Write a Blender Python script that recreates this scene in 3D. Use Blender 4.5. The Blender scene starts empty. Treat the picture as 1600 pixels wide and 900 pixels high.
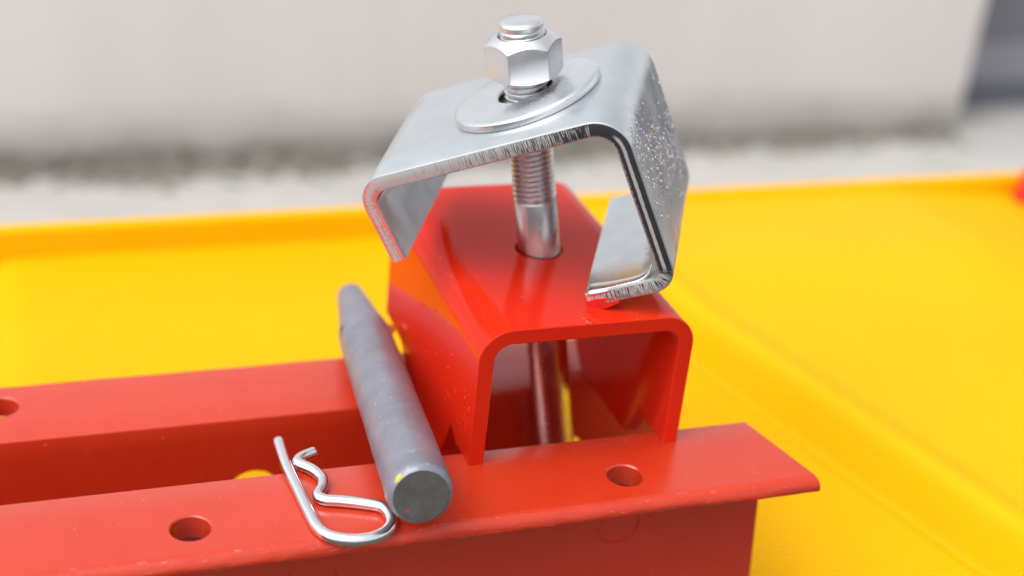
import bpy, bmesh, math, random
from mathutils import Matrix, Vector, noise
S = 0.001                      # everything below is written in millimetres
R = math.radians
scene = bpy.context.scene
COL = scene.collection

# ------------------------------------------------------------------ camera
cam = bpy.data.cameras.new("camera")
camo = bpy.data.objects.new("camera", cam)
COL.objects.link(camo)
scene.camera = camo
M = Matrix(((0.94564, 0.069945, -0.317594), (-0.313151, 0.459274, -0.831266), (0.08772, 0.885537, 0.456213)))
CAM = Vector((-77.413, -394.744, 281.737))
camo.matrix_world = Matrix.Translation(CAM * S) @ M.to_4x4()
cam.sensor_width = 36
cam.lens = 2200.0 / 1600 * 36
cam.clip_start = 0.01
cam.clip_end = 200
cam.dof.use_dof = True
cam.dof.focus_distance = 0.472
cam.dof.aperture_fstop = 5.0

# ------------------------------------------------------------------ light
SUN_EL, SUN_AZ = 60, -108          # azimuth measured from +Y towards +X
world = bpy.data.worlds.new("World")
scene.world = world
world.use_nodes = True
wn = world.node_tree.nodes
wl = world.node_tree.links
sky = wn.new("ShaderNodeTexSky")
sky.sky_type = 'NISHITA'
sky.sun_disc = False
sky.sun_elevation = R(SUN_EL)
sky.sun_rotation = R(SUN_AZ)
sky.dust_density = 4.0
sky.air_density = 1.2
hs = wn.new("ShaderNodeHueSaturation")
hs.inputs['Saturation'].default_value = 0.10
wl.new(sky.outputs[0], hs.inputs['Color'])
bg = wn["Background"]
wl.new(hs.outputs[0], bg.inputs[0])
bg.inputs[1].default_value = 0.15
sun = bpy.data.lights.new("sun", 'SUN')
sun.energy = 0.5
sun.angle = R(60)
sun.color = (1.0, 0.965, 0.92)
suno = bpy.data.objects.new("sun", sun)
COL.objects.link(suno)
d = Vector((math.sin(R(SUN_AZ)) * math.cos(R(SUN_EL)), math.cos(R(SUN_AZ)) * math.cos(R(SUN_EL)), math.sin(R(SUN_EL))))
suno.rotation_euler = (-d).to_track_quat('-Z', 'Y').to_euler()
scene.view_settings.view_transform = 'Standard'
scene.view_settings.look = 'None'
scene.view_settings.gamma = 1
scene.view_settings.exposure = 0.72
scene.render.engine = 'CYCLES'
rng = random.Random(7)

# ------------------------------------------------------------------ helpers
def tag(o, label=None, cat=None, group=None, kind=None):
    if label: o['label'] = label
    if cat: o['category'] = cat
    if group: o['group'] = group
    if kind: o['kind'] = kind
    return o

def thing(name, loc, label, cat, rot=None):
    o = bpy.data.objects.new(name, None)
    COL.objects.link(o)
    o.empty_display_size = 0.01
    m = Matrix.Translation(Vector(loc) * S)
    if rot is not None: m = m @ rot.to_4x4()
    o.matrix_world = m
    return tag(o, label, cat)

def finish(name, me, mats, parent=None, sharp=35, loc=(0, 0, 0)):
    """vertices already in metres, relative to the parent"""
    for m in (mats if isinstance(mats, (list, tuple)) else [mats]): me.materials.append(m)
    if sharp is not None:
        me.polygons.foreach_set('use_smooth', [True] * len(me.polygons))
        me.set_sharp_from_angle(angle=R(sharp))
    o = bpy.data.objects.new(name, me)
    COL.objects.link(o)
    o.location = Vector(loc) * S
    if parent: o.parent = parent
    return o

def mesh(name, vs, fs, off=(0, 0, 0)):
    me = bpy.data.meshes.new(name)
    o = Vector(off)
    me.from_pydata([tuple((Vector(v) - o) * S) for v in vs], [], fs)
    bm = bmesh.new(); bm.from_mesh(me)
    bmesh.ops.recalc_face_normals(bm, faces=bm.faces)
    bm.to_mesh(me); bm.free()
    return me

def apply_mods(o):
    dg = bpy.context.evaluated_depsgraph_get()
    me = bpy.data.meshes.new_from_object(o.evaluated_get(dg))
    old = o.data
    o.modifiers.clear()
    o.data = me
    me.name = old.name
    bpy.data.meshes.remove(old)

def cut(o, cutters, sharp=35):
    """subtract temporary cutter meshes (in the object's own space)"""
    tmp = []
    for me in cutters:
        c = bpy.data.objects.new("cutter", me)
        COL.objects.link(c)
        c.matrix_world = o.matrix_world if o.parent is None else o.parent.matrix_world @ o.matrix_basis
        md = o.modifiers.new("b", 'BOOLEAN')
        md.operation = 'DIFFERENCE'; md.solver = 'EXACT'; md.object = c
        tmp.append(c)
    bpy.context.view_layer.update()
    apply_mods(o)
    for c in tmp:
        me = c.data
        bpy.data.objects.remove(c); bpy.data.meshes.remove(me)
    o.data.polygons.foreach_set('use_smooth', [True] * len(o.data.polygons))
    o.data.set_sharp_from_angle(angle=R(sharp))

def lathe(profile, n=64, axis='Z'):
    """profile [(h, r)] -> verts, faces; r = 0 closes"""
    vs, fs, rings = [], [], []
    for h, r in profile:
        if r < 1e-6:
            rings.append([len(vs)]); vs.append((0, 0, h))
        else:
            rings.append(list(range(len(vs), len(vs) + n)))
            vs += [(r * math.cos(2 * math.pi * k / n), r * math.sin(2 * math.pi * k / n), h) for k in range(n)]
    for a, b in zip(rings, rings[1:]):
        for k in range(n):
            k2 = (k + 1) % n
            if len(a) == 1 and len(b) == 1: continue
            if len(a) == 1: fs.append((a[0], b[k], b[k2]))
            elif len(b) == 1: fs.append((a[k], a[k2], b[0]))
            else: fs.append((a[k], a[k2], b[k2], b[k]))
    if axis == 'Y': vs = [(x, z, -y) for x, y, z in vs]
    return vs, fs

def cyl_cutter(center, axis, r, length, flare=0.0):
    n = 40
    prof = [(-length / 2, 0), (-length / 2, r), (length / 2, r), (length / 2, 0)]
    if flare: prof = [(-length / 2, 0), (-length / 2, r), (-flare, r), (0.05, r + flare), (0.05, r + flare), (length / 2, r + flare), (length / 2, 0)]
    prof2 = [prof[0]]
    for p in prof[1:]:
        if p != prof2[-1]: prof2.append(p)
    vs, fs = lathe(prof2, n)
    q = Vector((0, 0, 1)).rotation_difference(Vector(axis))
    vs = [q @ Vector(v) + Vector(center) for v in vs]
    return mesh("cutter", vs, fs)

def domes(spots, seg=8):
    """spots: (pos, normal, radius, flat, stretch vec or None)"""
    vs, fs = [], []
    for p, nrm, r, flat, st in spots:
        nrm = Vector(nrm).normalized(); p = Vector(p)
        t = nrm.orthogonal().normalized(); b = nrm.cross(t)
        base = len(vs)
        rings = ((1.0, -.25), (.93, .35), (.62, .78), (.25, .97))
        for rr, hh in rings:
            for k in range(seg):
                a = 2 * math.pi * k / seg
                off = (t * math.cos(a) + b * math.sin(a)) * r * rr
                if st is not None:
                    sv = Vector(st)
                    off += sv * off.dot(sv) / max(sv.length, 1e-6)
                vs.append(p + off + nrm * r * hh * flat)
        for j in range(len(rings) - 1):
            for k in range(seg):
                k2 = (k + 1) % seg
                fs.append((base + j * seg + k, base + j * seg + k2, base + (j + 1) * seg + k2, base + (j + 1) * seg + k))
        fs.append(tuple(base + (len(rings) - 1) * seg + k for k in range(seg)))
    return vs, fs

# ------------------------------------------------------------------ materials
class NT:
    def __init__(self, name):
        self.m = bpy.data.materials.new(name)
        self.m.use_nodes = True
        self.n = self.m.node_tree.nodes; self.l = self.m.node_tree.links
        self.b = self.n["Principled BSDF"]
        self.tc = self.n.new("ShaderNodeTexCoord")
    def set(self, **k):
        for a, v in k.items():
            s = self.b.inputs[a.replace('_', ' ')]
            if hasattr(v, 'is_linked') or isinstance(v, bpy.types.NodeSocket): self.l.new(v, s)
            else: s.default_value = v
        return self
    def map(self, scale, src='Object'):
        mp = self.n.new("ShaderNodeMapping"); mp.inputs['Scale'].default_value = scale if hasattr(scale, '__len__') else (scale,) * 3
        self.l.new(self.tc.outputs[src], mp.inputs[0]); return mp.outputs[0]
    def noise(self, scale, detail=4, rough=.55, vec=None, src='Object', dist=0):
        """scale: features per millimetre"""
        t = self.n.new("ShaderNodeTexNoise")
        self.l.new(vec or self.map(tuple(s * 1000 for s in scale) if hasattr(scale, '__len__') else scale * 1000, src), t.inputs['Vector'])
        t.inputs['Scale'].default_value = 1; t.inputs['Detail'].default_value = detail; t.inputs['Roughness'].default_value = rough
        t.inputs['Distortion'].default_value = dist
        return t.outputs[0]
    def ramp(self, fac, stops, interp='LINEAR'):
        r = self.n.new("ShaderNodeValToRGB"); r.color_ramp.interpolation = interp
        e = r.color_ramp.elements
        while len(e) < len(stops): e.new(0.5)
        for el, (p, c) in zip(e, stops):
            el.position = p; el.color = (c if hasattr(c, '__len__') else (c, c, c)) + (1,) if not (hasattr(c, '__len__') and len(c) == 4) else c
        self.l.new(fac, r.inputs[0]); return r.outputs[0]
    def rng(self, fac, a, b, c, d_):
        r = self.n.new("ShaderNodeMapRange"); self.l.new(fac, r.inputs[0])
        for i, v in enumerate((a, b, c, d_)): r.inputs[i + 1].default_value = v
        return r.outputs[0]
    def mix(self, fac, a, b):
        x = self.n.new("ShaderNodeMix"); x.data_type = 'RGBA'
        for s, v in ((x.inputs[0], fac), (x.inputs[6], a), (x.inputs[7], b)):
            if isinstance(v, bpy.types.NodeSocket): self.l.new(v, s)
            elif hasattr(v, '__len__'): s.default_value = tuple(v) + (1,)
            else: s.default_value = v
        return x.outputs[2]
    def math(self, op, a, b=0.0, clamp=False):
        x = self.n.new("ShaderNodeMath"); x.operation = op; x.use_clamp = clamp
        for s, v in ((x.inputs[0], a), (x.inputs[1], b)):
            if isinstance(v, bpy.types.NodeSocket): self.l.new(v, s)
            else: s.default_value = v
        return x.outputs[0]
    def bump(self, h, strength=.3, dist=.2, prev=None):
        x = self.n.new("ShaderNodeBump"); x.inputs['Strength'].default_value = strength; x.inputs['Distance'].default_value = dist * S
        self.l.new(h, x.inputs['Height'])
        if prev: self.l.new(prev, x.inputs['Normal'])
        return x.outputs[0]
    def sep(self, vec):
        x = self.n.new("ShaderNodeSeparateXYZ"); self.l.new(vec, x.inputs[0]); return x.outputs

def red_paint(name, base, rough, orange, bumpy, spec):
    t = NT(name)
    n1 = t.noise(.02, 5)
    c = t.mix(t.rng(n1, .35, .65, 0, 1), base, orange)
    specks = t.rng(t.noise(.55, 1, .3), .785, .80, 0, 1)               # pale dust specks
    c = t.mix(t.math('MULTIPLY', specks, .25), c, (.75, .55, .5))
    dirt = t.rng(t.noise(.25, 3, .6), .71, .75, 0, 1)                  # small dark scuffs
    c = t.mix(t.math('MULTIPLY', dirt, .55), c, (.16, .02, .015))
    b = t.bump(t.noise(.12, 3), bumpy, .6)
    b = t.bump(t.noise(1.1, 4), bumpy * .5, .12, b)
    t.set(Base_Color=c, Roughness=t.rng(t.noise(.06, 4), .3, .7, rough * .8, rough * 1.25), Normal=b)
    t.b.inputs['Coat Weight'].default_value = .0
    t.b.inputs['IOR'].default_value = 1.5
    t.b.inputs['Specular IOR Level'].default_value = spec
    return t.m
RED_RAIL = red_paint("red_paint_satin", (.52, .031, .009), .27, (.54, .037, .010), .20, .82)
RED_GLOSS = red_paint("red_paint_gloss", (.63, .019, .006), .07, (.65, .024, .007), .025, .12)

def lip_paint():
    """rail paint with the scraped, chipped front edge"""
    t = NT("red_paint_scraped_edge")
    c = t.mix(t.rng(t.noise(.02, 5), .35, .65, 0, 1), (.52, .032, .010), (.55, .038, .012))
    n = t.noise((.10, .5, .5), 6, .7)
    z = t.sep(t.tc.outputs['Object'])[2]
    low = t.math('MULTIPLY', t.rng(z, -.0046, -.0036, 1, 0), t.rng(z, -.0056, -.005, 0, 1))
    chips = t.math('MULTIPLY', t.rng(n, .555, .60, 0, 1), low)
    c = t.mix(t.math('MULTIPLY', chips, .7), c, (.22, .12, .08))
    sc = t.rng(t.noise((.25, .9, .9), 3, .6), .66, .7, 0, 1)
    c = t.mix(t.math('MULTIPLY', sc, .28), c, (.8, .4, .36))
    b = t.bump(t.noise((.16, .4, .4), 6, .65), .45, .9)
    b = t.bump(t.noise(1.2, 4), .2, .2, b)
    t.set(Base_Color=c, Roughness=.33, Normal=b)
    return t.m
RED_LIP = lip_paint()

def zinc(name, base, rough, spangle, metal=1.0, mott=.06, smear=False):
    t = NT(name)
    n = t.noise(.05, 6, .6)
    c = t.mix(t.rng(n, .3, .7, 0, 1), tuple(x * (1 - mott) for x in base), base)
    sp = t.rng(t.noise(.5, 2, .5), .69, .73, 0, 1)
    c = t.mix(t.math('MULTIPLY', sp, .35), c, (.42, .43, .46))
    rg = t.rng(t.noise(.08, 5), .3, .7, rough * .8, rough * 1.3)
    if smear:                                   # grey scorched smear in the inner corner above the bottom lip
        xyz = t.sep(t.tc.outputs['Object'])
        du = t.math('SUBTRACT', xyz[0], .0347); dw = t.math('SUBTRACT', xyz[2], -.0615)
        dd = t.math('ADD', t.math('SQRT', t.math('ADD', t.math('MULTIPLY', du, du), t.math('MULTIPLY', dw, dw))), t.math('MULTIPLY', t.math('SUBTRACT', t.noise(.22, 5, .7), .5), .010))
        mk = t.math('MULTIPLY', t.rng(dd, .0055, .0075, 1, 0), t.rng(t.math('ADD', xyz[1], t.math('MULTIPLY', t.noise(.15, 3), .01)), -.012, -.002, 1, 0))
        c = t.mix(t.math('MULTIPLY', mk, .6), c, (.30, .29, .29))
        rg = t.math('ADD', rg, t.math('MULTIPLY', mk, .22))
    b = t.bump(t.noise(spangle, 5, .65), .12, .12)
    t.set(Base_Color=c, Metallic=metal, Roughness=rg, Normal=b)
    return t.m
ZINC = zinc("zinc_plate", (.71, .74, .77), .31, .8, 1.0, .10, True)
ZINC_BRIGHT = zinc("zinc_bright", (.76, .785, .815), .24, .6, 1.0, .06)
ZINC_NUT = zinc("zinc_nut", (.76, .765, .79), .30, .5, .92, .16)
ZINC_WIRE = zinc("zinc_wire", (.84, .86, .88), .16, .35)
ZINC_ROD = zinc("zinc_rod", (.70, .70, .72), .26, 1.3, 1.0, .12)
BLISTER = zinc("zinc_blister", (.68, .69, .77), .26, .5)

def cut_edge():
    """sheared edge: zinc smeared over dark bare steel in streaks across the sheet, red paint scraped on"""
    t = NT("sheared_edge")
    uv = t.sep(t.tc.outputs['UV'])
    s, w = uv[0], uv[1]                       # s: 0..1 along the strip (0 = short lip end), w: 0 outer .. 1 inner
    vec = t.n.new("ShaderNodeCombineXYZ")
    t.l.new(t.math('MULTIPLY', s, 560), vec.inputs[0]); t.l.new(t.math('MULTIPLY', w, .8), vec.inputs[1])
    streak = t.noise(1, 2, .5, vec=vec.outputs[0])
    vec2 = t.n.new("ShaderNodeCombineXYZ")
    t.l.new(t.math('MULTIPLY', s, 75), vec2.inputs[0]); t.l.new(t.math('MULTIPLY', w, 3.0), vec2.inputs[1])
    broad = t.noise(1, 3, .6, vec=vec2.outputs[0])
    mixed = t.math('ADD', t.math('MULTIPLY', streak, .85), t.math('MULTIPLY', broad, .15))
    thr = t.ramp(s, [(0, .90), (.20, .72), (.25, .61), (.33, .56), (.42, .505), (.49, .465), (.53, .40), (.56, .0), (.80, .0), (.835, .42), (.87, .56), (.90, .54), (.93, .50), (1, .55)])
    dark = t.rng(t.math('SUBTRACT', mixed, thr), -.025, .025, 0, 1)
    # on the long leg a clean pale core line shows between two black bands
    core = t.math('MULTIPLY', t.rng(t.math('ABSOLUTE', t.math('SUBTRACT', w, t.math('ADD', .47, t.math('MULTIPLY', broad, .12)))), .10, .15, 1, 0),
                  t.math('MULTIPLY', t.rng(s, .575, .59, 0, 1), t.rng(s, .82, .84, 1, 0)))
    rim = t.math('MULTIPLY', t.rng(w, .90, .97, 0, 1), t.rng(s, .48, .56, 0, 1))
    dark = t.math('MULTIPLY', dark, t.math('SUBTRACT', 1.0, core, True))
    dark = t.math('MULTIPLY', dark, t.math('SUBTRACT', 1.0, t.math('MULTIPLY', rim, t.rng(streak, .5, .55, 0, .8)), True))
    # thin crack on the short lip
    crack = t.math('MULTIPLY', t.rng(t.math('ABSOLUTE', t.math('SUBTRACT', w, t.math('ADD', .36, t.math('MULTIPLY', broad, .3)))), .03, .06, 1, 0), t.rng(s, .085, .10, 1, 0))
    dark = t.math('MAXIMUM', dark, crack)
    c = t.mix(dark, (.60, .60, .585), t.ramp(s, [(.2, (.30, .30, .29)), (.36, (.16, .16, .16)), (.5, (.035, .035, .04)), (1, (.022, .022, .026))]))  # dark tone is bare steel plus the darkness it reflects, held in the colour
    red = t.math('MULTIPLY', t.rng(t.math('ADD', mixed, t.math('MULTIPLY', t.math('ABSOLUTE', t.math('SUBTRACT', w, .42)), .75)), .66, .69, 0, 1), t.rng(s, .15, .175, 1, 0))
    red2 = t.math('MULTIPLY', t.rng(mixed, .5, .52, 0, 1), t.rng(s, .97, .985, 0, 1))
    red = t.math('MAXIMUM', red, red2)
    c = t.mix(t.math('MULTIPLY', red, .85), c, (.80, .10, .075))
    b = t.bump(mixed, .5, .35)
    t.set(Base_Color=c, Metallic=t.math('MULTIPLY', t.math('SUBTRACT', 1.0, t.math('MAXIMUM', dark, red), True), .45), Roughness=.34, Normal=b)
    return t.m
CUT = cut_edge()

def galvanised():
    t = NT("hot_dip_galvanised")
    n = t.noise(.07, 6, .65, dist=.6)
    c = t.mix(t.rng(n, .3, .7, 0, 1), (.205, .21, .255), (.28, .288, .345))
    sp = t.rng(t.noise(.7, 2, .5), .66, .72, 0, 1)
    c = t.mix(t.math('MULTIPLY', sp, .4), c, (.62, .62, .66))
    dk = t.rng(t.noise(.16, 4, .7), .66, .74, 0, 1)
    c = t.mix(t.math('MULTIPLY', dk, .45), c, (.2, .2, .23))
    b = t.bump(t.noise(.10, 5, .6, dist=.5), .25, .9)
    b = t.bump(t.noise(.7, 5, .7), .3, .35, b)
    t.set(Base_Color=c, Metallic=.45, Roughness=.42, Normal=b)
    return t.m
GALV = galvanised()

def raw_end():
    t = NT("raw_sawn_steel")
    n = t.noise(.15, 6, .6)
    c = t.mix(t.rng(n, .3, .7, 0, 1), (.10, .095, .09), (.17, .16, .155))
    xz = t.sep(t.tc.outputs['Object'])
    def spot(x, z, r, col, c):
        dx = t.math('SUBTRACT', xz[0], x * S); dz = t.math('SUBTRACT', xz[2], z * S)
        dd = t.math('SQRT', t.math('ADD', t.math('MULTIPLY', dx, dx), t.math('MULTIPLY', dz, dz)))
        dd = t.math('ADD', dd, t.math('MULTIPLY', t.math('SUBTRACT', t.noise(.6, 4), .5), 2.2 * S))
        return t.mix(t.rng(dd, r * S, (r + .25) * S, .8, 0), c, col)
    c = spot(-4.2, -4.8, .45, (.55, .10, .03), c)
    c = spot(-2.8, -6.2, .35, (.5, .14, .05), c)
    sc = t.rng(t.noise((.12, 1, 1.6), 3, .6), .68, .72, 0, 1)
    c = t.mix(t.math('MULTIPLY', sc, .35), c, (.32, .31, .3))
    b = t.bump(t.noise((.3, 1, 1.2), 5, .7), .25, .25)
    t.set(Base_Color=c, Metallic=.5, Roughness=.5, Normal=b)
    return t.m
RAW = raw_end()

def plain(name, col, rough=.5, metal=0.0, var=.12, sc=.05, bump=.0):
    t = NT(name)
    c = t.mix(t.rng(t.noise(sc, 5), .3, .7, 0, 1), tuple(x * (1 - var) for x in col), tuple(min(1, x * (1 + var)) for x in col))
    t.set(Base_Color=c, Roughness=rough, Metallic=metal)
    if bump: t.set(Normal=t.bump(t.noise(sc * 6, 5), bump, 1.0))
    return t.m
YELLOW_SPOT = plain("yellow_paint_spot", (.75, .58, .04), .5, 0, .2, .4)
RED_CHIP = plain("red_paint_chip", (.62, .02, .015), .25, 0, .1, .3)
RED_CAP = plain("red_cap_plastic", (.6, .02, .02), .35)
BARE = plain("bare_metal_chip", (.30, .27, .22), .45, .6, .3, .5)

def yellow_paint():
    t = NT("yellow_paint")
    n = t.noise(.006, 4)
    c = t.mix(t.rng(n, .3, .7, 0, 1), (.80, .40, .002), (.82, .43, .0025))
    wv = t.n.new("ShaderNodeTexWave"); wv.wave_type = 'BANDS'; wv.bands_direction = 'Y'
    t.l.new(t.map((1000, 1000, 1000)), wv.inputs['Vector'])
    wv.inputs['Scale'].default_value = .11; wv.inputs['Distortion'].default_value = 2.6
    wv.inputs['Detail'].default_value = 3; wv.inputs['Detail Scale'].default_value = .5
    b = t.bump(wv.outputs[1], .6, .7)
    t.set(Base_Color=c, Roughness=.30, Normal=b)
    t.b.inputs['Specular IOR Level'].default_value = .05
    return t.m
YELLOW = yellow_paint()

def wall_mat():
    t = NT("pale_render")
    n = t.noise((.0035, .0035, .0006), 4, .6)
    c = t.mix(t.rng(n, .35, .65, 0, 1), (.73, .68, .655), (.78, .735, .715))
    z = t.sep(t.tc.outputs['Object'])[2]                # splash-back dirt with a ragged upper edge
    edge = t.math('ADD', z, t.math('MULTIPLY', t.math('SUBTRACT', t.noise((.006, .006, .02), 5, .65), .5), .11))
    c = t.mix(t.rng(edge, -.02, .085, .85, 0), c, (.20, .185, .155))
    b = t.bump(t.noise(.15, 5), .25, 2)
    t.set(Base_Color=c, Roughness=.85, Normal=b)
    return t.m
WALL = wall_mat()
CONCRETE = plain("pale_concrete", (.44, .425, .41), .85, 0, .08, .012, .2)
ASPHALT = plain("asphalt", (.06, .06, .06), .9, 0, .15, .02, .3)
MOSS = plain("grey_green_moss", (.225, .212, .182), .95, 0, .3, .03, .4)
DOOR = plain("grey_door_paint", (.155, .155, .18), .5, 0, .04, .003)
DOOR_RAIL = plain("light_grey_rail", (.235, .235, .265), .5, 0, .05, .01)
DOOR_SEAL = plain("dark_seal", (.12, .125, .155), .6, 0, .05, .01)
WATER = NT("water"); WATER.set(Base_Color=(.60, .022, .009, 1), Roughness=.02, IOR=1.45); WATER = WATER.m

# ================================================================== SETTING
# ground
gm = mesh("ground", [(-30000, -20000, -450), (30000, -20000, -450), (30000, 40000, -450), (-30000, 40000, -450)], [(0, 1, 2, 3)])
tag(finish("ground", gm, ASPHALT, sharp=None), kind='structure')
gm = mesh("pavement", [(-4000, 300, -446), (5000, 300, -446), (5000, 1480, -446), (-4000, 1480, -446)], [(0, 1, 2, 3)])
tag(finish("pavement", gm, CONCRETE, sharp=None), kind='structure')

def box(x0, x1, y0, y1, z0, z1):
    v = [(x, y, z) for x in (x0, x1) for y in (y0, y1) for z in (z0, z1)]
    f = [(0, 1, 3, 2), (4, 6, 7, 5), (0, 4, 5, 1), (2, 3, 7, 6), (0, 2, 6, 4), (1, 5, 7, 3)]
    return v, f
def bevel(me, w, seg=2):
    bm = bmesh.new(); bm.from_mesh(me)
    bmesh.ops.bevel(bm, geom=list(bm.edges), offset=w * S, segments=seg, affect='EDGES', profile=.5)
    bm.to_mesh(me); bm.free()

# house wall with a corner, door recess beyond it
WY = 1330
wt = thing("house_wall", (600, WY, -450), "pale plastered house wall with a mossy foot filling the blurred background", "wall")
me = mesh("wall_face", *box(-3200, 1296, WY, WY + 96, -452, 260), off=(600, WY, -450)); bevel(me, 8)
finish("wall_face", me, WALL, wt)
dt = thing("garage_door", (1900, WY + 96, -450), "blurred dark grey door set back beyond the corner of the pale wall", "door")
me = mesh("door_panel", *box(1150, 3300, WY + 100, WY + 140, -330, 300), off=(1900, WY + 96, -450)); finish("door_panel", me, DOOR, dt)
me = mesh("bottom_rail", *box(1150, 3300, WY + 92, WY + 136, -398, -331), off=(1900, WY + 96, -450)); finish("bottom_rail", me, DOOR_RAIL, dt)
me = mesh("door_seal", *box(1150, 3300, WY + 98, WY + 130, -451, -399), off=(1900, WY + 96, -450)); finish("door_seal", me, DOOR_SEAL, dt)

# moss and dirt along the wall foot
vs, fs = [], []
r2 = random.Random(3)
def clump(x, y, z, r, h):
    b = len(vs); n = 7
    for j, (rr, hh) in enumerate(((1, 0), (.8, .55), (.4, .9))):
        for k in range(n):
            a = 2 * math.pi * k / n + j * .4
            q = r * rr * (.8 + .4 * r2.random())
            vs.append((x + q * math.cos(a), y + q * .7 * math.sin(a), z + h * hh * (.8 + .4 * r2.random())))
    for j in range(2):
        for k in range(n):
            k2 = (k + 1) % n
            fs.append((b + j * n + k, b + j * n + k2, b + (j + 1) * n + k2, b + (j + 1) * n + k))
    fs.append(tuple(b + 2 * n + k for k in range(n)))
for i in range(3000):
    x = r2.uniform(-500, 1290)
    dens = .55 + .45 * math.sin(x * .009 + 1.2) * math.sin(x * .023)
    if x > 700: dens *= .55 if x < 1120 else .9
    dens *= 1.15 if x < 520 else .85
    if r2.random() > dens: continue
    dy = abs(r2.gauss(0, 26))
    clump(x, WY - 3 - dy, -447, r2.uniform(5, 12), r2.uniform(6, 32) * (1 if x < 700 else .62) * math.exp(-dy / 50))
me = mesh("moss", vs, fs)
tag(finish("moss", me, MOSS, sharp=None), kind='stuff', label="grey green moss and dirt along the foot of the pale wall", cat="moss")

# ================================================================== YELLOW TRAY
def sm(a, b, x):
    t = min(1, max(0, (x - a) / (b - a))); return t * t * (3 - 2 * t)
def tray_h(x, y):
    z = -90.0
    # line of the step: runs slightly askew to the rails
    xl = 257.7 + (193.5 - y) * .2775
    q = (x - xl) * .9636                        # distance past the foot of the step
    z += -9 * math.exp(-((q + 1) / 6.5) ** 2) + 14 * sm(0, 15, q) + 2.5 * math.exp(-((q - 18) / 8.0) ** 2)
    back = 5 * sm(200, 275, y) - max(0.0, y - 278) * .075
    right = -max(0.0, x - 480 + (y - 300) * .05) * .10
    left = -5 * sm(86, 108, -x)
    return z + back + right + left
tt = thing("yellow_tray", (250, 100, -100), "glossy yellow painted metal tray with a folded rim under and behind the red rails", "tray")
xs = [-130 + 5 * i for i in range(70)] + [220 + 2 * i for i in range(65)] + [350 + 5 * i for i in range(83)]
ys = [-25 + 5 * i for i in range(int(385 / 5) + 1)] + [364]
def shear(x, y): return x + (209 - y) * .2775 * sm(-90, 200, x)      # grid lines follow the step
vs = [(shear(x, y), y, tray_h(shear(x, y), y)) for y in ys for x in xs]
nx = len(xs)
fs = [(j * nx + i, j * nx + i + 1, (j + 1) * nx + i + 1, (j + 1) * nx + i) for j in range(len(ys) - 1) for i in range(nx - 1)]
finish("tray_floor", mesh("tray_floor", vs, fs, off=(250, 100, -100)), YELLOW, tt, sharp=60)
# rim: upright face and folded-back flange
prof = [(364.2, -150), (364.2, -77), (364.7, -75.2), (366.2, -74.4), (371, -74.2), (373.2, -74.8), (374, -77), (374, -150)]
vs, fs = [], []
xr = [-130 + 44.5 * i for i in range(21)]
for x in xr:
    for y, z in prof: vs.append((x, y, z))
k = len(prof)
for i in range(len(xr) - 1):
    for j in range(k - 1): fs.append((i * k + j, i * k + j + 1, (i + 1) * k + j + 1, (i + 1) * k + j))
finish("rim", mesh("rim", vs, fs, off=(250, 100, -100)), YELLOW, tt, sharp=50)
# red cap at the far right end of the rim
rc = thing("red_cap", (594, 346, -74), "blurred small red round cap in the far right corner of the yellow tray", "cap")
vs, fs = lathe([(-40, 0), (-40, 14), (6, 14), (10, 12), (13, 7), (14, 0)], 24)
finish("cap_body", mesh("cap_body", vs, fs), RED_CAP, rc)
vs, fs = lathe([(-14, 14.2), (-14, 16.5), (-9, 16.5), (-9, 14.2)], 24)
finish("collar", mesh("collar", vs, fs), RED_CAP, rc)

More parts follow.
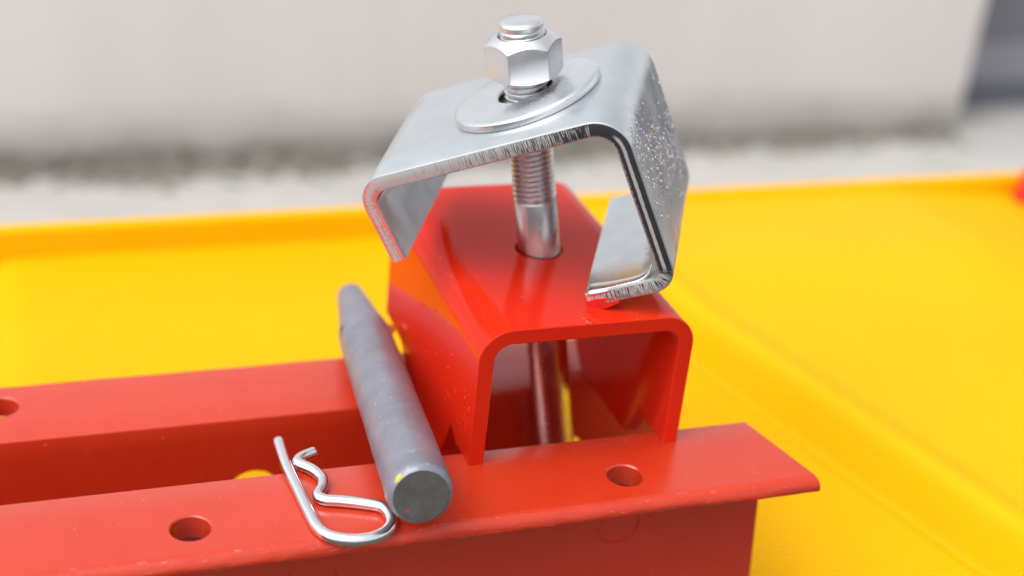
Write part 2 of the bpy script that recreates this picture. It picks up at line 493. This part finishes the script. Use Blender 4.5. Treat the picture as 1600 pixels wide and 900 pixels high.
# ================================================================== RED RAILS (steel angles)
def rail(name, heel_y, zt, W, sgn, x1_heel, x1_toe, holes, whole, label, woff=0.0):
    """heel_y: outer face of the web; the flange reaches from there by sgn"""
    X0 = -420
    T, TF = 5.6, 8.4
    o = thing(name, (0, heel_y, zt), label, "steel rail")
    # flange profile (distance from heel, z)
    toe = [(W - 4.2, 0), (W - 3.3, -.12), (W - 2.2, -.55), (W - 1.2, -1.25), (W - .45, -2.2), (W - .1, -3.2), (W, -4.2), (W - .3, -5.0), (W - .9, -5.5), (W - 1.8, -5.7)]
    top = [(0.0, -TF), (0, -.9), (.27, -.27), (.9, 0)]
    inner = [(W - 6, -TF), (T, -TF)]
    prof = top + [(14, 0), (26, 0)] + toe + inner
    NS = 240
    vs, fs = [], []
    n = len(prof)
    for i in range(NS + 1):
        t = i / NS
        for j, (dd, z) in enumerate(prof):
            xe = x1_heel + (x1_toe - x1_heel) * dd / W
            x = X0 + (xe - X0) * t
            # blunt the outer corner of the toe a touch
            if 6 <= j < 16:
                a = noise.noise(Vector((x * .035, j * .3, heel_y))) * .45 + noise.noise(Vector((x * .16, j * .5, 3 + heel_y))) * .22
                wob = a * (.4 if j < 8 else 1)
                dd2, z2 = dd + wob, z + (wob * .35 if j > 8 else 0)
            else: dd2, z2 = dd, z
            vs.append((x, heel_y + sgn * dd2, z2))
    for i in range(NS):
        for j in range(n):
            j2 = (j + 1) % n
            fs.append((i * n + j, i * n + j2, (i + 1) * n + j2, (i + 1) * n + j))
    fs.append(tuple(range(n))); fs.append(tuple(NS * n + j for j in range(n)))
    me = mesh("flange", vs, fs, off=(0, heel_y, 0))
    fl = finish("flange", me, [RED_RAIL, RED_LIP], o)
    cut(fl, [cyl_cutter((hx, sgn * 24.5, 0), (0, 0, 1), hr, 40, .5) for hx, hr in holes])
    for p in fl.data.polygons:
        if abs(p.center.y) > (W - 4.3) * S: p.material_index = 1
    # web
    xe = x1_heel + (x1_toe - x1_heel) * (woff + T) / W
    ya, yb = heel_y + sgn * woff, heel_y + sgn * (woff + T)
    v, f = box(X0, xe, min(ya, yb), max(ya, yb), -90 - zt, -TF)
    v = [(x + (7.0 if x > 0 and z < -50 else 0), y, z) for x, y, z in v]      # saw cut of the end is slightly out of square
    we = finish("web", mesh("web", v, f, off=(0, heel_y, 0)), RED_RAIL, o)
    dep = 60 if sgn > 0 else 1.4            # the near web's round marks are only shallow recesses
    cut(we, [cyl_cutter((hx, sgn * (T * .5 if sgn > 0 else T + woff), hz), (0, 1, 0), hr, dep) for hx, hz, hr in whole])
    return o
near = rail("steel_rail", 0, 0, 41.4, -1, 172.8, 183.4, [(-37.1, 6.4), (113.5, 6.4)], [(120, -31.2, 8.6), (5, -38, 9)],
     "near red painted steel rail with chipped rounded front edge carrying the hitch clip", 7.0)
far = rail("steel_rail", 59.3, -15.6, 41.6, 1, 168, 168, [(-94.5, 6.7)], [(-3.5, -34.6, 10.4), (124.6, -34.6, 11.4)],
     "far red painted steel rail behind the gap, supporting the grey pin's tapered end")
tp = thing("reflection_blocker", (0, 25, -78), "added flat red plate in the gap between the rails, blocking yellow floor reflections", "plate")  # added plate, hides the yellow floor so the gap reflects red
me = mesh("plate", *box(-418, 172, -6.8, 59.1, -84, -78), off=(0, 25, -78))
finish("plate", me, RED_RAIL, tp, sharp=30)
# bare chip on the outer corner of the near rail
vs, fs = domes([((182.9, -39.6, -3.6), (1, -.4, .1), .9, .5, None)], 9)
finish("paint_chip", mesh("paint_chip", vs, fs), BARE, near)
# crumbs of dirt in front of the clip
vs, fs = domes([((9.6 + .9 * i + rng.uniform(-.6, .6) * 2, -40.6 - rng.uniform(0, .5), -2.3), (0, -1, .7), rng.uniform(.25, .75), .6, None) for i in range(12)], 7)
tag(finish("dirt_crumb", mesh("dirt_crumb", vs, fs), plain("dirt_crumb", (.12, .1, .085), .6, .2, .4, .8), near), kind='stuff')

# ================================================================== U-CHANNEL
XC, HC, TC, RO, WH = 101.1, 53.3, 5.65, 12.0, 40.0
def rounded_path(pts, radii, seg=10):
    """pts 2-D polyline, radii at inner corners; returns path points with outward (left) normals"""
    out = [Vector(pts[0])]
    for i in range(1, len(pts) - 1):
        p, a, b = Vector(pts[i]), Vector(pts[i - 1]), Vector(pts[i + 1])
        d1, d2 = (a - p).normalized(), (b - p).normalized()
        ang = d1.angle(d2); tl = radii[i - 1] / math.tan(ang / 2)
        c = p + (d1 + d2).normalized() * (radii[i - 1] / math.sin(ang / 2))
        s, e = p + d1 * tl - c, p + d2 * tl - c
        tot = s.angle_signed(e)
        for k in range(seg + 1):
            th = -tot * k / seg
            out.append(c + Vector((s.x * math.cos(th) - s.y * math.sin(th), s.x * math.sin(th) + s.y * math.cos(th))))
    out.append(Vector(pts[-1]))
    return out
def densify(path, step):
    o = [path[0]]
    for a, b in zip(path, path[1:]):
        n = max(1, int((b - a).length / step))
        for k in range(1, n + 1): o.append(a + (b - a) * k / n)
    return o
def sheet(path, t, stations, inward=1, ins=.4):
    """loft a bent sheet; path = outer line (u,w), material lies to the right of travel * inward. returns verts(u,v,w), faces, capinfo"""
    n = len(path); inner = []; L = [0]
    for a, b in zip(path, path[1:]): L.append(L[-1] + (b - a).length)
    for i, p in enumerate(path):
        tn = (path[min(i + 1, n - 1)] - path[max(i - 1, 0)]).normalized()
        inner.append(p + Vector((tn.y, -tn.x)) * t * inward)
    vs, fs, cap = [], [], {}
    for v, k in stations:
        for i in range(n):
            o, q = path[i], inner[i]
            dd = (q - o).normalized() * k
            vs.append((o.x + dd.x, v, o.y + dd.y))
        for i in range(n - 1, -1, -1):
            o, q = path[i], inner[i]
            dd = (q - o).normalized() * k
            vs.append((q.x - dd.x, v, q.y - dd.y))
    m = 2 * n
    for s in range(len(stations) - 1):
        for j in range(m):
            j2 = (j + 1) % m
            fs.append((s * m + j, s * m + j2, (s + 1) * m + j2, (s + 1) * m + j))
    for s in (0, len(stations) - 1):
        for i in range(n - 1):
            cap[len(fs)] = [(L[i] / L[-1], 0), (L[i + 1] / L[-1], 0), (L[i + 1] / L[-1], 1), (L[i] / L[-1], 1)]
            fs.append((s * m + i, s * m + i + 1, s * m + m - 2 - i, s * m + m - 1 - i))
    return vs, fs, cap

ch = thing("u_channel", (XC, 50, 0), "glossy red upturned U shaped steel channel resting across both red rails", "channel")
path = rounded_path([(-WH - .9, -20), (-WH, HC), (WH, HC), (WH - .3, -20)], [RO, RO], 14)
vs, fs, cap = sheet(path, TC, [(-8.2, .35), (-7.85, 0), (20, 0), (50, 0), (80, 0), (111.15, 0), (111.5, .35)])
vs = [(x + XC, y, z) for x, y, z in vs]
body = finish("channel_body", mesh("channel_body", vs, fs, off=(XC, 50, 0)), RED_GLOSS, ch, sharp=40)
# the notched lower edge of both legs, and the bore for the rod
bot = [(-30, 0.05), (4.6, 0.05), (6.5, -1.2), (14.6, 3.2), (18.5, -5.5), (24.4, -15.5), (70, -15.5), (73, -14.6), (84, -4.2), (87, -2.8), (112, -2.6), (140, -2.6), (140, -60), (-30, -60)]
n = len(bot)
vs = [(x, y - 50, z) for x in (-70, 70) for y, z in bot]
fs = [tuple(range(n)), tuple(range(n, 2 * n))] + [(i, (i + 1) % n, n + (i + 1) % n, n + i) for i in range(n)]
bore = cyl_cutter((.9, .6, HC), (-.17, .024, 1), 9.1, 40)
cut(body, [mesh("cutter", vs, fs), bore], 40)
# droplets of water on the left flank and specks at the front
spots = []
for i in range(46):
    y, z = rng.uniform(-4, 70), rng.uniform(4, 34)
    spots.append(((-WH - .9 * (HC - z) / 73 - .0, y - 50, z), (-1, 0, 0), rng.uniform(.22, .62), .5, (0, 0, rng.uniform(0, .9))))
for i in range(9):
    spots.append(((-WH - .4, rng.uniform(-6, 14) - 50, rng.uniform(6, 22)), (-1, 0, 0), rng.uniform(.6, .95), .55, (0, 0, rng.uniform(.5, 1.3))))
vs, fs = domes(spots, 10)
tag(finish("water_droplet", mesh("water_droplet", vs, fs), WATER, ch), kind='stuff')

# ================================================================== ROD, NUT, WASHER
AX = Vector((-.1679, .0233, .9855)).normalized()
RO0 = Vector((102.07, 50.56, 53.33))
def rotz_to(ax, spin=0.0):
    return (Vector((0, 0, 1)).rotation_difference(ax).to_matrix()) @ Matrix.Rotation(spin, 3, 'Z')
rod = thing("threaded_rod", RO0, "zinc plated threaded rod standing tilted through the top hole of the red channel", "rod", rotz_to(AX))
vs, fs = lathe([(-132, 0), (-132, 7.4), (-131.2, 7.95), (-40, 7.97), (21.2, 7.97), (22, 7.6), (22.3, 6.8)], 72)
finish("shank", mesh("shank", vs, fs), ZINC_ROD, rod)
# helical thread
vs, fs = [], []
na, pitch, z0, z1 = 64, 2.0, 22.0, 87.0
nz = int((z1 - z0) / .2)
for i in range(nz + 1):
    z = z0 + (z1 - z0) * i / nz
    for k in range(na):
        ph = (z / pitch - k / na) % 1
        r = 6.85 + 1.15 * min(1, max(0, 1.45 * (1 - abs(2 * ph - 1)) - .12))
        r = min(r, 6.9 + max(0, (z - z0)) * 1.2, 6.9 + max(0, (z1 - z)) * .9)
        vs.append((r * math.cos(2 * math.pi * k / na), r * math.sin(2 * math.pi * k / na), z))
for i in range(nz):
    for k in range(na):
        k2 = (k + 1) % na
        fs.append((i * na + k, i * na + k2, (i + 1) * na + k2, (i + 1) * na + k))
finish("thread", mesh("thread", vs, fs), ZINC_ROD, rod, sharp=70)
vs, fs = lathe([(86.2, 6.0), (87, 7.5), (88.6, 7.75), (89.4, 7.3), (89.8, 6.6), (89.9, 3), (89.95, 0)], 64)
finish("rod_end", mesh("rod_end", vs, fs), ZINC_NUT, rod)

def hex_nut():
    ap, h = 12.0, 15.2
    N = 144
    rings = [[] for _ in range(7)]
    for k in range(N):
        a = 2 * math.pi * k / N
        rh = ap / math.cos(((a + math.pi / 6) % (math.pi / 3)) - math.pi / 6)
        zt = h - max(0, rh - 9.6) * .80
        zb = max(0, rh - 11.6) * .58
        for j, (r, z) in enumerate(((8.3, -.0), (11.0, 0), (rh, zb), (rh, zt), (9.6, h), (8.9, h), (8.1, h - 1.6))):
            rings[j].append((r * math.cos(a), r * math.sin(a), z))
    rings.append([(8.05 * math.cos(2 * math.pi * k / N), 8.05 * math.sin(2 * math.pi * k / N), .3) for k in range(N)])
    vs = [v for r in rings for v in r]
    fs = []
    m = len(rings)
    for j in range(m):
        j2 = (j + 1) % m
        for k in range(N):
            k2 = (k + 1) % N
            fs.append((j * N + k, j * N + k2, j2 * N + k2, j2 * N + k))
    return vs, fs
vs, fs = hex_nut()
viewaz = math.atan2(CAM.y - RO0.y, CAM.x - RO0.x)
o = finish("hex_nut", mesh("hex_nut", vs, fs), ZINC_NUT, sharp=22)
o.matrix_world = Matrix.Translation((RO0 + AX * 69.6) * S) @ rotz_to(AX, viewaz + R(11)).to_4x4()
bv = o.modifiers.new("bev", 'BEVEL'); bv.width = .35 * S; bv.segments = 2; bv.limit_method = 'ANGLE'; bv.angle_limit = R(28)
bpy.context.view_layer.update(); apply_mods(o)
o.data.polygons.foreach_set('use_smooth', [True] * len(o.data.polygons)); o.data.set_sharp_from_angle(angle=R(35))
tag(o, "zinc plated hexagonal nut with domed chamfer screwed onto the top of the rod", "nut")

# ================================================================== C-BRACKET
BE = Vector((.78823, -.46172, .40682)); BF = Vector((.47331, .87738, .07873)); BN = Vector((-.39328, .1305, .91011))
BR = Matrix((BE, BF, BN)).transposed()
BO = Vector((91.70, 52.0, 114.2))
br = thing("c_bracket", BO, "bright zinc plated C shaped clamp bracket tilted on the rod above the red channel", "bracket", BR)
A_, B_, TB, HL, HR, LIP, D1, D2 = 57.7, 40.3, 5.55, 33.0, 67.0, 32.7, 41.2, 32.9
path = rounded_path([(-A_ + .067 * HL, -HL), (-A_, 0), (B_, 0), (B_ + .1, -HR), (B_ - LIP, -HR + .1)], [10.5, 12.5, 9.0], 14)
path = densify(path, 3.0)
vs, fs, cap = sheet(path, TB, [(-D1, .5), (-D1 + .15, .2), (-D1 + .5, 0), (-20, 0), (0, 0), (20, 0), (D2 - .4, 0), (D2, .4)])
me = bpy.data.meshes.new("bracket_body")
me.from_pydata([tuple(Vector(v) * S) for v in vs], [], fs)
uvl = me.uv_layers.new(name="UVMap")
for fi, uvs in cap.items():
    for li, uv in zip(me.polygons[fi].loop_indices, uvs): uvl.data[li].uv = uv
m = 2 * len(path)
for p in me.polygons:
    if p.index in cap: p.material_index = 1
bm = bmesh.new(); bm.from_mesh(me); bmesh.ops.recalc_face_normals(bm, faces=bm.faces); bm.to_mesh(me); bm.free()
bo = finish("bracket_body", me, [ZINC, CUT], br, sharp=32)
cut(bo, [cyl_cutter((0, 0, -TB / 2), (.25, -.11, 1), 9.6, 30)], 32)
# blistered zinc on the outside of the long leg
spots = []
r3 = random.Random(11)
while len(spots) < 460:
    v = r3.uniform(-D1 + 2, D2 - 2); w = r3.uniform(-58, -6)
    c = -18 - 26 * (v + D1) / (D1 + D2)               # centre of the blistered band
    if abs(w - c) > abs(r3.gauss(0, 13)): continue
    spots.append(((B_ + .05, v, w), (1, 0, 0), r3.choice((.22, .3, .3, .4, .5, .62)) * r3.uniform(.8, 1.2), .55, (0, r3.uniform(0, .3), -r3.uniform(0, .8))))
vs, fs = domes(spots, 8)
tag(finish("zinc_blister", mesh("zinc_blister", vs, fs), BLISTER, br), kind='stuff')
spots = [((B_ + .1, r3.uniform(-20, 25), r3.uniform(-52, -14)), (1, 0, 0), r3.uniform(.35, .7), .5, None) for i in range(3)]
vs, fs = domes(spots, 7)
tag(finish("rust_spot", mesh("rust_spot", vs, fs), plain("rust", (.42, .13, .03), .7, 0, .3, .5), br), kind='stuff')
# rolled burr along the front of the bottom lip
vs, fs = [], []
n = 14
pts = [(B_ - LIP + .2, 2.6), (B_ - LIP + 2, 3.0), (B_ - LIP + 7, 2.7), (B_ - LIP + 14, 2.1), (B_ - LIP + 20, 2.0), (B_ - LIP + 23.5, 1.6), (B_ - LIP + 25.6, .7)]
for i, (u, r) in enumerate(pts):
    zc = -HR + TB - .7 + (2.2 if i == 5 else 5.2 if i == 6 else .3 * math.sin(i * 2.1))
    for k in range(n):
        a = 2 * math.pi * k / n
        vs.append((u, -D1 + 3.0 + (r * 1.25) * math.cos(a), zc + r * .62 * math.sin(a)))
for i in range(len(pts) - 1):
    for k in range(n):
        k2 = (k + 1) % n; fs.append((i * n + k, i * n + k2, (i + 1) * n + k2, (i + 1) * n + k))
fs.append(tuple(range(n))); fs.append(tuple((len(pts) - 1) * n + k for k in range(n)))
bme = mesh("burr", vs, fs)
bob = finish("burr", bme, ZINC_BRIGHT, br, sharp=80)
sd = bob.modifiers.new("s", 'SUBSURF'); sd.levels = 2; sd.render_levels = 2
bpy.context.view_layer.update(); apply_mods(bob)
# red paint torn off the channel and stuck under the tip of the lip
u0 = B_ - LIP
vs = [(u0 - .4, -D1 - .5, -HR + 2.6), (u0 - .4, -D1 - .4, -HR - 1.2), (u0 + 3, -D1 - .7, -HR - 1.9), (u0 + 11, -D1 - .4, -HR - .3), (u0 + 10, -D1 - .3, -HR + .5), (u0 + 5, -D1 - .5, -HR + .6), (u0 + 7.6, -D1 - .4, -HR + 2.2), (u0 + 3, -D1 - .5, -HR + 2.9)]
n = len(vs)
vs = vs + [(x, y + 5, z * 1 + (.3 if z < -HR else 0)) for x, y, z in vs]
fs = [tuple(range(n)), tuple(range(n, 2 * n))] + [(i, (i + 1) % n, n + (i + 1) % n, n + i) for i in range(n)]
finish("paint_chip", mesh("paint_chip", vs, fs), RED_CHIP, br, sharp=30)

# washer (lies on the bracket)
vs, fs = lathe([(0.05, 10.2), (0.05, 26.6), (.5, 27.1), (1.7, 27.2), (2.6, 26.9), (3.2, 26.2), (3.35, 25.6), (3.35, 10.8), (2.9, 10.2), (0.05, 10.2)], 128)
o = finish("flat_washer", mesh("flat_washer", vs, fs), ZINC_BRIGHT, sharp=30)
o.matrix_world = Matrix.Translation((BO + BE * .87 - BF * 2.58) * S) @ BR.to_4x4()
tag(o, "large round zinc plated flat washer lying on the bracket under the nut", "washer")

# ================================================================== GREY PIN
PA = Vector((31.9, -47.0, 18.6)); PB = Vector((53.2, 148.5, -12.7))
pd = (PB - PA).normalized()
px_ = Vector((pd.y, -pd.x, 0)).normalized()
PR = Matrix((px_, pd, px_.cross(pd))).transposed()
pin = thing("hitch_pin", PA, "thick grey galvanised steel pin with tapered far end lying across both rails", "pin", PR)
prof = [(0.0, 9.0), (.15, 9.2), (1.5, 10.3), (2.6, 10.72), (4, 10.8)] + [(4 + i * 3.5, 10.8) for i in range(1, 39)]
prof += [(144, 10.6), (150, 9.9), (160, 8.8), (172, 7.8), (184, 6.8), (191, 6.2), (195.5, 5.6), (198, 4.2), (198.8, 2.2), (199, 0)]
vs, fs = lathe(prof, 72, 'Y')
vs2 = []
for v in vs:
    v = Vector(v); r = math.hypot(v.x, v.z)
    if r > 4:
        a = noise.noise(v * .09) * .16 + noise.noise(v * .35) * .06
        if v.y < 4: a += noise.noise(v * .6) * .22
        v.x += v.x / r * a; v.z += v.z / r * a
    vs2.append(v)
shaft = finish("shaft", mesh("shaft", vs2, fs), GALV, pin, sharp=50)
cut(shaft, [cyl_cutter((0, 143, 0), (1, .1, -.22), 3.2, 40)], 50)
vs, fs = lathe([(.15, 9.1), (-.04, 8.95), (-.1, 6), (-.1, 0)], 64, 'Y')
finish("end_face", mesh("end_face", vs, fs), RAW, pin)
# drip of zinc on the right and spot of yellow paint at the rim of the end
vs, fs = domes([((9.9, 144, 2.4), (1, 0, .2), 2.4, 1.0, (0, .5, 0))], 14)
finish("zinc_drip", mesh("zinc_drip", vs, fs), ZINC_BRIGHT, pin, sharp=80)
vs, fs = domes([((-7.1, .5, 6.4), (-.3, -1, .3), 1.0, .25, (.3, 0, .5)), ((-8.0, .7, 5.0), (-.3, -1, .2), .6, .25, None)], 9)
finish("yellow_paint_spot", mesh("yellow_paint_spot", vs, fs), YELLOW_SPOT, pin)

# ================================================================== R-CLIP
pts = [(-1.9, 16.6), (-1.8, 1.1), (-.6, -13.4), (.6, -27.2), (1.8, -35.1), (4.9, -40.3), (10.7, -43.2), (17.1, -43.6), (22.2, -41.6), (25.3, -37.7), (25.9, -33.1), (24.3, -28.1), (19.4, -25.3), (12.4, -22.5), (6.9, -20.6), (5.4, -17.6), (7.6, -13.4), (8.5, -8.6), (6.3, -3.0), (2.6, 1.3), (2.7, 3.5), (4.9, 5.5), (9.0, 7.3)]
P3 = [Vector((x, y, 1.95)) for x, y in pts]
def catmull(P, n=8):
    Q = [P[0] * 2 - P[1]] + P + [P[-1] * 2 - P[-2]]
    out = []
    for i in range(1, len(Q) - 2):
        a, b, c, e = Q[i - 1:i + 3]
        for k in range(n):
            t = k / n
            out.append(.5 * ((2 * b) + (c - a) * t + (2 * a - 5 * b + 4 * c - e) * t * t + (3 * b - a - 3 * c + e) * t ** 3))
    out.append(P[-1]); return out
cl = catmull(P3)
# the straight leg and the prong meet: spring the prong slightly up
vs, fs = [], []
WR, nk = 2.0, 20
up = Vector((0, 0, 1))
NC = len(cl)
for i, p in enumerate(cl):
    tn = (cl[min(i + 1, NC - 1)] - cl[max(i - 1, 0)]).normalized()
    sd = tn.cross(up).normalized(); u2 = sd.cross(tn)
    k0 = min(i, NC - 1 - i)
    r = WR
    for k in range(nk):
        a = 2 * math.pi * k / nk
        vs.append(p + (sd * math.cos(a) + u2 * math.sin(a)) * r)
for i in range(NC - 1):
    for k in range(nk):
        k2 = (k + 1) % nk; fs.append((i * nk + k, i * nk + k2, (i + 1) * nk + k2, (i + 1) * nk + k))
for end, sgn in ((0, -1), (NC - 1, 1)):
    p = cl[end]; q = cl[1] if end == 0 else cl[-2]
    tn = (p - q).normalized()
    base = len(vs)
    for k in range(nk):
        v = vs[end * nk + k]; vs.append(p + (v - p) * .78 + tn * .45)
    for k in range(nk):
        k2 = (k + 1) % nk; fs.append((end * nk + k, end * nk + k2, base + k2, base + k))
    fs.append(tuple(base + k for k in range(nk)))
me = mesh("hitch_clip", vs, fs, off=(8, -20, 0))
tag(finish("hitch_clip", me, ZINC_WIRE, sharp=50, loc=(8, -20, 0)), "bright bent wire hitch pin clip lying on the near red rail beside the grey pin", "clip")
